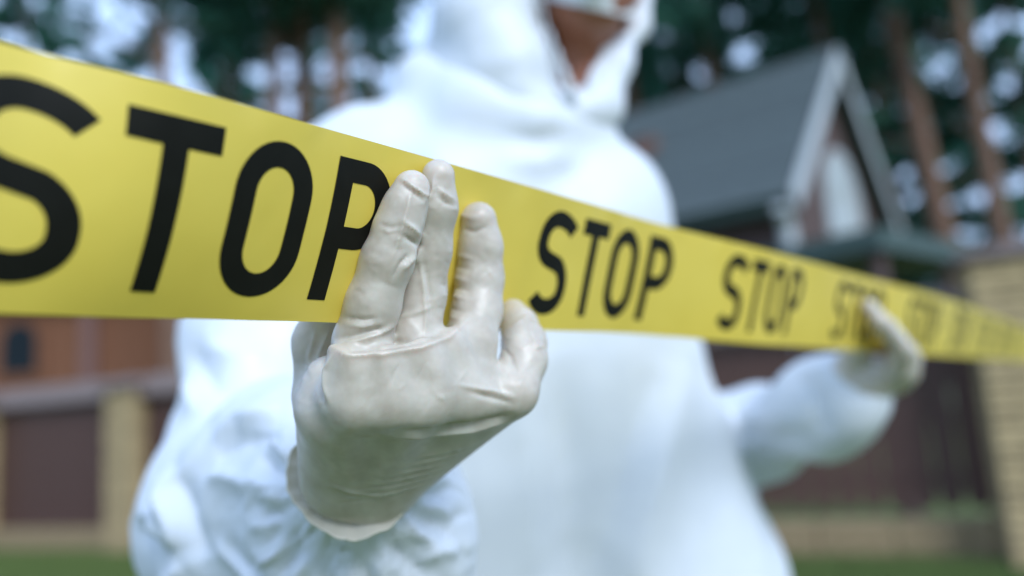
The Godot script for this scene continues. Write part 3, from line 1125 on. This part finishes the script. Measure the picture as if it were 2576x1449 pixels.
var cuff_c := Vector3.ZERO
var cuff_ax := Vector3.ZERO
func near_sleeve() -> Mesh:
	var f := Field.new()
	f.k = PackedFloat32Array([0.045])
	f.chain([px(800, 520, 0.93, 165), px(668, 860, 0.79, 172), px(610, 1130, 0.69, 150), px(600, 1320, 0.64, 225), px(720, 1310, 0.555, 240), px(880, 1275, 0.49, 258)])
	f.chain([px(888, 1252, 0.460, 218), px(896, 1228, 0.426, 136)])
	f.chain([px(690, 1140, 0.57, 165), px(790, 1110, 0.52, 160)])
	f.chain([px(1040, 1320, 0.462, 122), px(990, 1440, 0.47, 140), px(840, 1480, 0.475, 165)])
	folds.clear()
	fold(0.0108, 0.0096, [[520, 1121, 0.6], [528, 1176, 0.6], [551, 1237, 0.58], [555, 1300, 0.57]])
	fold(-0.0095, 0.0096, [[560, 1130, 0.6], [572, 1190, 0.58], [600, 1260, 0.57], [610, 1320, 0.56]])
	fold(0.0095, 0.0080, [[365, 1278, 0.6], [450, 1268, 0.58], [560, 1278, 0.58]])
	fold(-0.0068, 0.0096, [[380, 1310, 0.6], [450, 1302, 0.58], [550, 1306, 0.58]])
	fold(0.0095, 0.0072, [[572, 1330, 0.57], [536, 1370, 0.57], [470, 1440, 0.57]])
	fold(0.0081, 0.0056, [[612, 1290, 0.54], [660, 1345, 0.52], [700, 1395, 0.5], [704, 1440, 0.5]])
	fold(-0.0081, 0.0072, [[640, 1290, 0.54], [700, 1345, 0.52], [735, 1400, 0.5], [740, 1450, 0.5]])
	fold(0.0081, 0.0064, [[590, 1075, 0.55], [640, 1030, 0.53], [700, 1010, 0.52], [735, 1005, 0.5]])
	fold(-0.0054, 0.0064, [[610, 1110, 0.55], [660, 1070, 0.53], [735, 1050, 0.5]])
	fold(0.0054, 0.0048, [[600, 1150, 0.55], [640, 1145, 0.53], [720, 1160, 0.5]])
	fold(0.0068, 0.0056, [[1045, 1215, 0.45], [1100, 1240, 0.45], [1160, 1275, 0.47]])
	fold(0.0068, 0.0056, [[1175, 1340, 0.47], [1110, 1345, 0.45], [1060, 1380, 0.45]])
	fold(-0.0054, 0.0056, [[1060, 1275, 0.45], [1110, 1290, 0.45], [1150, 1310, 0.46]])
	fold(0.0081, 0.0080, [[470, 930, 0.72], [540, 1000, 0.7], [640, 1040, 0.68]])
	fold(-0.0081, 0.0096, [[500, 880, 0.74], [580, 960, 0.7], [700, 1000, 0.68]])
	fold(0.0095, 0.0096, [[560, 860, 0.74], [620, 900, 0.72], [700, 900, 0.72]])
	for k in 26:
		# gathers that leave the elastic
		var th := lerpf(-0.5, 4.3, k / 25.0) + rng.randf_range(-0.1, 0.1)
		var d := Vector2(cos(th), sin(th))
		var r0 := rng.randf_range(140, 165)
		var r1 := r0 + rng.randf_range(60, 130)
		var side := d.orthogonal() * rng.randf_range(-14, 14)
		fold(rng.randf_range(0.003, 0.0055) * (1.0 if k % 3 else -1.0), rng.randf_range(0.0022, 0.0045), [[893 + d.x * r0, 1225 + d.y * r0, 0.45], [893 + d.x * (r0 + r1) / 2 + side.x, 1225 + d.y * (r0 + r1) / 2 + side.y, 0.455], [893 + d.x * r1, 1225 + d.y * r1, 0.46]])
	cuff_c = at(893, 1215, 0.412)
	cuff_ax = (at(880, 1275, 0.50) - cuff_c).normalized()
	var ux := cuff_ax.cross(Vector3.UP).normalized()
	var uy := cuff_ax.cross(ux)
	var got := net(f, 0.0029)
	return skin(got, func(p, n):
		var w: Vector3 = p - cuff_c
		var along := w.dot(cuff_ax)
		var r := w - cuff_ax * along
		var th := atan2(r.dot(uy), r.dot(ux))
		var near := clampf(1.0 - w.length() / 0.12, 0.0, 1.0)
		var q := crumple.get_noise_2d(th * 1.6, w.length() * 9.0)
		var gath := (absf(sin(th * 8.0 + q * 5.0)) - 0.5) * 0.0035 * near * minf(1.0, w.length() / 0.03)
		return gath + folded(p, n) + suit_wrinkle(p, n, 0.011, 6.0, 0.55) + suit_wrinkle(p, n, 0.0014, 30.0))

func near_glove() -> Mesh:
	var f := Field.new()
	f.k = PackedFloat32Array([0.015, 0.004, 0.004, 0.004, 0.004, 0.006, 0.006])
	f.sheet = 6
	f.sheet_k = 0.009
	f.join = 0.004
	f.between = 0.0012
	# back of the hand: metacarpals from the knuckles to the wrist
	f.cap(at(890, 1000, 0.329), at(850, 1225, 0.387), 72 * 0.322 / FPX, 50 * 0.385 / FPX)
	f.cap(at(1030, 1020, 0.339), at(905, 1250, 0.392), 78 * 0.333 / FPX, 50 * 0.392 / FPX)
	f.cap(at(1165, 1000, 0.354), at(955, 1250, 0.396), 74 * 0.350 / FPX, 47 * 0.396 / FPX)
	f.cap(at(1285, 985, 0.363), at(985, 1235, 0.400), 66 * 0.363 / FPX, 42 * 0.400 / FPX)
	f.cap(at(800, 1000, 0.354), at(822, 1190, 0.388), 56 * 0.354 / FPX, 54 * 0.388 / FPX)
	f.cap(at(824, 940, 0.341), at(832, 1020, 0.341), 42 * 0.341 / FPX, 56 * 0.341 / FPX)
	f.cap(at(838, 1040, 0.342), at(842, 1195, 0.386), 62 * 0.342 / FPX, 50 * 0.386 / FPX)
	f.chain([px(860, 1215, 0.388, 52), px(875, 1222, 0.42, 70), px(880, 1240, 0.46, 80)])
	f.chain([px(965, 1226, 0.398, 48), px(940, 1228, 0.42, 70), px(925, 1245, 0.46, 80)])
	# fingers
	f.chain([px(888, 985, 0.331, 74), px(912, 860, 0.331, 71), px(938, 765, 0.329, 67), px(974, 655, 0.327, 64), px(1000, 575, 0.326, 58), px(1017, 525, 0.326, 53), px(1036, 474, 0.326, 46)], 1)
	f.chain([px(1035, 1010, 0.342, 72), px(1044, 860, 0.345, 64), px(1061, 740, 0.348, 59), px(1078, 630, 0.346, 55), px(1095, 520, 0.342, 54), px(1103, 442, 0.339, 41)], 2)
	f.chain([px(1165, 985, 0.356, 70), px(1184, 860, 0.362, 64), px(1200, 780, 0.370, 61), px(1207, 700, 0.374, 58), px(1209, 620, 0.373, 53), px(1204, 553, 0.370, 45)], 3)
	f.chain([px(1290, 985, 0.362, 62), px(1318, 905, 0.372, 56), px(1318, 862, 0.382, 54), px(1305, 820, 0.395, 46), px(1291, 786, 0.405, 34)], 4)
	f.chain([px(797, 985, 0.356, 58), px(797, 860, 0.360, 55), px(828, 770, 0.357, 52), px(885, 690, 0.351, 46), px(935, 650, 0.350, 40)], 5)
	# glove skin drawn tight across the finger roots
	var web := [[838, 872, 0.3170], [880, 890, 0.3140], [960, 888, 0.3170], [1060, 872, 0.3265], [1130, 846, 0.3395], [1172, 806, 0.3550]]
	for row in [[3.0, 6.0], [14.0, 16.0], [34.0, 32.0], [62.0, 46.0], [92.0, 54.0], [125.0, 60.0]]:
		var pts := []
		for q in web:
			var r: float = row[1] * q[2] / FPX * (0.45 if q[0] < 850 else (0.7 if q[0] > 1150 else 1.0))
			pts.append([at(q[0] + row[0] * 0.1, q[1] + row[0], q[2] + r + row[0] * 0.00001), r])
		f.chain(pts, 6)
	folds.clear()
	fold(0.0016, 0.0011, [[834, 872, 0.3170], [880, 892, 0.3140], [960, 890, 0.3170], [1060, 874, 0.3265], [1130, 848, 0.3395], [1175, 806, 0.3550]])
	fold(-0.0016, 0.0016, [[846, 862, 0.318], [890, 876, 0.318], [960, 872, 0.320], [1060, 855, 0.330], [1120, 834, 0.3395]])
	# thin web crease between index and middle, drawn from the thumb side
	fold(0.00149, 0.00094, [[834, 868, 0.318], [900, 856, 0.315], [950, 842, 0.316], [985, 820, 0.320], [1008, 790, 0.325]])
	fold(-0.00184, 0.00119, [[845, 856, 0.318], [900, 843, 0.316], [960, 826, 0.318]])
	fold(0.00092, 0.00102, [[860, 815, 0.318], [910, 822, 0.316], [960, 815, 0.318]])
	fold(-0.00092, 0.00102, [[862, 800, 0.318], [910, 806, 0.316], [955, 800, 0.318]])
	# long folds over the ulnar side of the hand's back
	fold(0.00195, 0.00119, [[975, 1090, 0.335], [1080, 1098, 0.337], [1190, 1087, 0.346], [1290, 1058, 0.356]])
	fold(-0.00230, 0.00153, [[985, 1072, 0.335], [1090, 1080, 0.337], [1190, 1069, 0.346], [1285, 1042, 0.356]])
	for k in 6:
		var y := 1120.0 + 24.0 * k
		var x := 1180.0 - 27.0 * k
		fold(0.00045, 0.00094, [[x - 150 - 12 * k, y + 22, 0.365], [x - 70, y + 16, 0.362], [x + 15, y - 6, 0.362]])
		fold(-0.00045, 0.00085, [[x - 140 - 12 * k, y + 32, 0.365], [x - 60, y + 26, 0.362], [x + 10, y + 6, 0.362]])
	fold(0.00103, 0.00102, [[845, 1205, 0.37], [900, 1235, 0.37], [960, 1245, 0.37]])
	fold(-0.00103, 0.00102, [[850, 1220, 0.37], [900, 1248, 0.37], [950, 1256, 0.37]])
	# web between thumb and index
	fold(-0.00253, 0.00153, [[832, 872, 0.322], [812, 915, 0.328], [814, 960, 0.33], [832, 1005, 0.33]])
	fold(0.00138, 0.00119, [[845, 890, 0.32], [828, 925, 0.325], [832, 965, 0.328], [850, 1000, 0.33]])
	fold(0.00092, 0.00085, [[790, 830, 0.345], [772, 900, 0.345], [775, 960, 0.345]])
	fold(0.00092, 0.00085, [[820, 830, 0.345], [798, 890, 0.345], [790, 930, 0.345]])
	fold(0.00103, 0.00094, [[1150, 960, 0.345], [1240, 985, 0.345], [1300, 1000, 0.352]])
	fold(-0.00103, 0.00094, [[1180, 980, 0.345], [1240, 1003, 0.345], [1290, 1015, 0.352]])
	# index finger: loose tip and side creases
	fold(0.00149, 0.00076, [[1008, 447, 0.319], [1035, 468, 0.318], [1062, 487, 0.319], [1078, 490, 0.321]])
	fold(-0.00127, 0.00076, [[1012, 462, 0.319], [1036, 482, 0.318], [1058, 500, 0.319]])
	fold(-0.00069, 0.00068, [[952, 565, 0.317], [985, 572, 0.316], [1020, 568, 0.318]])
	fold(0.00103, 0.00076, [[1036, 475, 0.318], [1026, 520, 0.317], [1010, 580, 0.317], [990, 650, 0.317]])
	fold(0.00127, 0.00102, [[1015, 560, 0.318], [1040, 575, 0.32], [1060, 595, 0.324]])
	fold(-0.00138, 0.00102, [[1010, 590, 0.318], [1035, 606, 0.32], [1056, 620, 0.324]])
	fold(0.00161, 0.00102, [[1052, 615, 0.325], [1040, 650, 0.323], [1015, 680, 0.321]])
	fold(-0.00138, 0.00085, [[1030, 640, 0.322], [1012, 662, 0.320], [990, 700, 0.32]])
	# middle finger
	fold(0.00103, 0.00076, [[1075, 520, 0.336], [1090, 480, 0.334], [1092, 440, 0.333]])
	fold(-0.00115, 0.00076, [[1100, 490, 0.334], [1120, 510, 0.334], [1145, 522, 0.337]])
	fold(0.00103, 0.00085, [[1098, 470, 0.334], [1122, 490, 0.334], [1145, 505, 0.337]])
	fold(0.00092, 0.00076, [[1055, 640, 0.338], [1066, 720, 0.338], [1072, 800, 0.338], [1070, 850, 0.336]])
	fold(-0.00080, 0.00076, [[1068, 660, 0.338], [1080, 730, 0.338], [1088, 800, 0.338]])
	fold(0.00092, 0.00094, [[1000, 800, 0.33], [1040, 790, 0.335], [1090, 770, 0.34]])
	# ring finger: ripples on the side facing the middle finger
	for q in [[1160, 545, 1.0], [1155, 645, 1.0], [1145, 670, -1.0], [1142, 700, 1.1], [1140, 722, -1.3], [1140, 745, 1.2], [1132, 775, -1.0], [1130, 795, 0.8]]:
		fold(0.0007 * q[2], 0.0010, [[q[0] - 16, q[1] - 6, 0.372], [q[0] + 6, q[1], 0.370], [q[0] + 42, q[1] + 10, 0.364]])
	fold(-0.00092, 0.00102, [[1165, 575, 0.364], [1195, 585, 0.364], [1225, 570, 0.364]])
	# little finger
	fold(0.00115, 0.00085, [[1290, 820, 0.38], [1320, 800, 0.38], [1335, 795, 0.385]])
	fold(-0.00115, 0.00094, [[1262, 870, 0.37], [1285, 895, 0.368], [1300, 930, 0.365]])
	fold(0.00103, 0.00085, [[1330, 830, 0.375], [1350, 870, 0.372], [1372, 872, 0.37]])
	var g := RandomNumberGenerator.new()
	g.seed = 77
	var spans := [[905, 880, 960, 700, 56, 0.316, 12], [962, 690, 1030, 500, 50, 0.316, 14], [1050, 850, 1078, 640, 48, 0.336, 12], [1083, 620, 1102, 450, 44, 0.334, 10], [1190, 830, 1206, 600, 52, 0.360, 16], [1312, 930, 1295, 790, 44, 0.375, 12], [780, 1000, 800, 840, 44, 0.345, 8], [880, 1000, 1250, 960, 70, 0.32, 14], [900, 1240, 1150, 1100, 60, 0.36, 16]]
	for sp in spans:
		for k in sp[6]:
			var t := g.randf()
			var c := Vector2(sp[0], sp[1]).lerp(Vector2(sp[2], sp[3]), t)
			var dir := (Vector2(sp[2], sp[3]) - Vector2(sp[0], sp[1])).normalized()
			var side := dir.orthogonal()
			var o: Vector2 = c + side * g.randf_range(-0.8, 0.8) * sp[4]
			var l := side.rotated(g.randf_range(-0.9, 0.9)) * g.randf_range(10, 34)
			var bend := dir * g.randf_range(-6, 6)
			fold(g.randf_range(0.0001, 0.00032) * (1.0 if g.randf() < 0.6 else -1.0), g.randf_range(0.0006, 0.0010), [[o.x - l.x, o.y - l.y, sp[5]], [o.x + bend.x, o.y + bend.y, sp[5]], [o.x + l.x, o.y + l.y, sp[5]]])
	var fine := FastNoiseLite.new()
	fine.seed = 3
	fine.frequency = 1.0
	var got := net(f, 0.0009)
	return skin(got, func(p, n):
		var q: Vector3 = p * 55.0
		var a := fine.get_noise_3d(q.x, q.y * 0.6, q.z)
		var b := fine.get_noise_3d(q.x * 3.1, q.y * 2.0, q.z * 3.1)
		return folded(p, n) + 0.00022 * (0.35 - absf(a)) + 0.00008 * (0.3 - absf(b)))

func glove_cuff() -> Mesh:
	# rolled hem flaring out round the wrist: closed ring, swept profile
	var ctr := at(897, 1180, 0.394)
	var ax := (at(890, 1262, 0.46) - at(893, 1205, 0.398)).normalized()
	var ux := cam_turn.x
	ux = (ux - ax * ux.dot(ax)).normalized()
	var uy := ax.cross(ux)
	var g := FastNoiseLite.new()
	g.seed = 4
	g.frequency = 0.5
	var rows := []
	for i in 97:
		var a := TAU * (i % 96) / 96.0
		var q := g.get_noise_2d(cos(a) * 3.0, sin(a) * 3.0)
		var q2 := g.get_noise_2d(cos(a) * 9.0 + 20.0, sin(a) * 9.0)
		var d := ux * cos(a) + uy * sin(a)
		var c := ctr
		var row := []
		for e in [[0.006, -0.004], [0.0045, 0.0], [0.0028, 0.0035], [0.0012, 0.007], [0.0002, 0.0076], [0.0006, 0.0082], [0.0015, 0.0084], [0.0026, 0.0076], [0.006, 0.005], [0.013, 0.001]]:
			var rr: float = 0.0248 + e[1] + q * 0.0022 + q2 * 0.0008
			row.append(c + ax * (e[0] + q * 0.003) + d * rr)
		rows.append(row)
	var st := begin()
	st.set_smooth_group(0)
	strip(st, rows)
	return done(st)

func far_glove() -> Mesh:
	var f := Field.new()
	f.k = PackedFloat32Array([0.016, 0.005, 0.005, 0.005, 0.005, 0.006])
	f.join = 0.008
	f.between = 0.002
	f.chain([px(2110, 985, 0.905, 72), px(2146, 965, 0.885, 62)])
	f.chain([px(2146, 965, 0.885, 60), px(2256, 925, 0.855, 40)])
	f.chain([px(2146, 975, 0.89, 55), px(2271, 935, 0.885, 38)])
	f.chain([px(2146, 985, 0.90, 50), px(2256, 955, 0.91, 36)])
	f.chain([px(2256, 920, 0.845, 30), px(2271, 880, 0.815, 23), px(2214, 810, 0.79, 20), px(2184, 772, 0.795, 20)], 1)
	f.chain([px(2271, 930, 0.865, 30), px(2286, 890, 0.84, 23), px(2236, 825, 0.812, 20), px(2201, 790, 0.812, 20)], 2)
	f.chain([px(2276, 940, 0.885, 28), px(2294, 905, 0.865, 22), px(2256, 850, 0.84, 19), px(2221, 815, 0.835, 20)], 3)
	f.chain([px(2266, 955, 0.91, 22), px(2291, 925, 0.89, 19), px(2266, 880, 0.87, 22), px(2236, 850, 0.862, 18)], 4)
	f.chain([px(2136, 935, 0.88, 40), px(2151, 880, 0.86, 32), px(2171, 820, 0.85, 22), px(2191, 790, 0.845, 22)], 5)
	return skin(net(f, 0.003), func(p, n): return suit_wrinkle(p, n, 0.0012, 60.0))

func head() -> Mesh:
	var f := Field.new()
	f.k = PackedFloat32Array([0.03])
	f.chain([px(1440, 330, 1.0, 105), px(1460, 60, 1.0, 105)])
	f.chain([px(1390, -20, 0.98, 70), px(1480, 20, 0.93, 62), px(1560, -30, 0.94, 60)])
	f.chain([px(1440, -60, 0.99, 130), px(1440, -260, 1.0, 165)])
	f.chain([px(1500, -40, 0.91, 60), px(1490, -160, 0.88, 45), px(1480, -260, 0.9, 60)])
	f.chain([px(1495, -160, 0.868, 24), px(1485, -210, 0.878, 16)])
	return skin(net(f, 0.008), null)

func hood() -> Mesh:
	var f := Field.new()
	f.k = PackedFloat32Array([0.03])
	f.chain([px(1285, -360, 1.02, 150), px(1238, -150, 0.97, 132), px(1225, 60, 0.955, 122), px(1275, 190, 0.94, 112), px(1325, 280, 0.93, 85)])
	f.chain([px(1285, -360, 1.02, 170), px(1420, -400, 1.03, 200), px(1540, -330, 1.03, 110), px(1615, -100, 1.03, 45), px(1606, 70, 1.0, 18), px(1548, 170, 0.96, 30), px(1512, 265, 0.945, 46)])
	f.chain([px(1100, 190, 0.98, 80), px(1180, 230, 0.94, 70), px(1300, 275, 0.92, 48), px(1440, 300, 0.935, 38), px(1505, 280, 0.95, 40)])
	f.chain([px(1352, -160, 0.93, 9), px(1356, -10, 0.915, 9), px(1386, 90, 0.90, 9), px(1424, 190, 0.895, 10), px(1446, 250, 0.9, 12)], 1)
	f.chain([px(1598, 66, 0.985, 8), px(1520, 125, 0.955, 9), px(1482, 215, 0.92, 10)], 1)
	f.k = PackedFloat32Array([0.03, 0.004])
	return skin(net(f, 0.006), func(p, n): return suit_wrinkle(p, n, 0.007, 11.0))

func face_mask() -> Mesh:
	var rows := []
	for i in 25:
		var s := i / 24.0
		var row := []
		for j in 13:
			var t := j / 12.0
			var u := lerpf(1362, 1600, s) + 10.0 * t
			var v := lerpf(-4, 46, s) - 215.0 * t
			var d := 0.945 - 0.085 * sin(PI * clampf(s, 0.0, 1.0)) * (0.45 + 0.55 * sin(PI * (0.18 + 0.6 * t)))
			d += 0.002 * sin(t * 22.0)
			row.append(at(u, v, d))
		rows.append(row)
	var st := begin()
	st.set_smooth_group(0)
	strip(st, rows)
	return done(st)
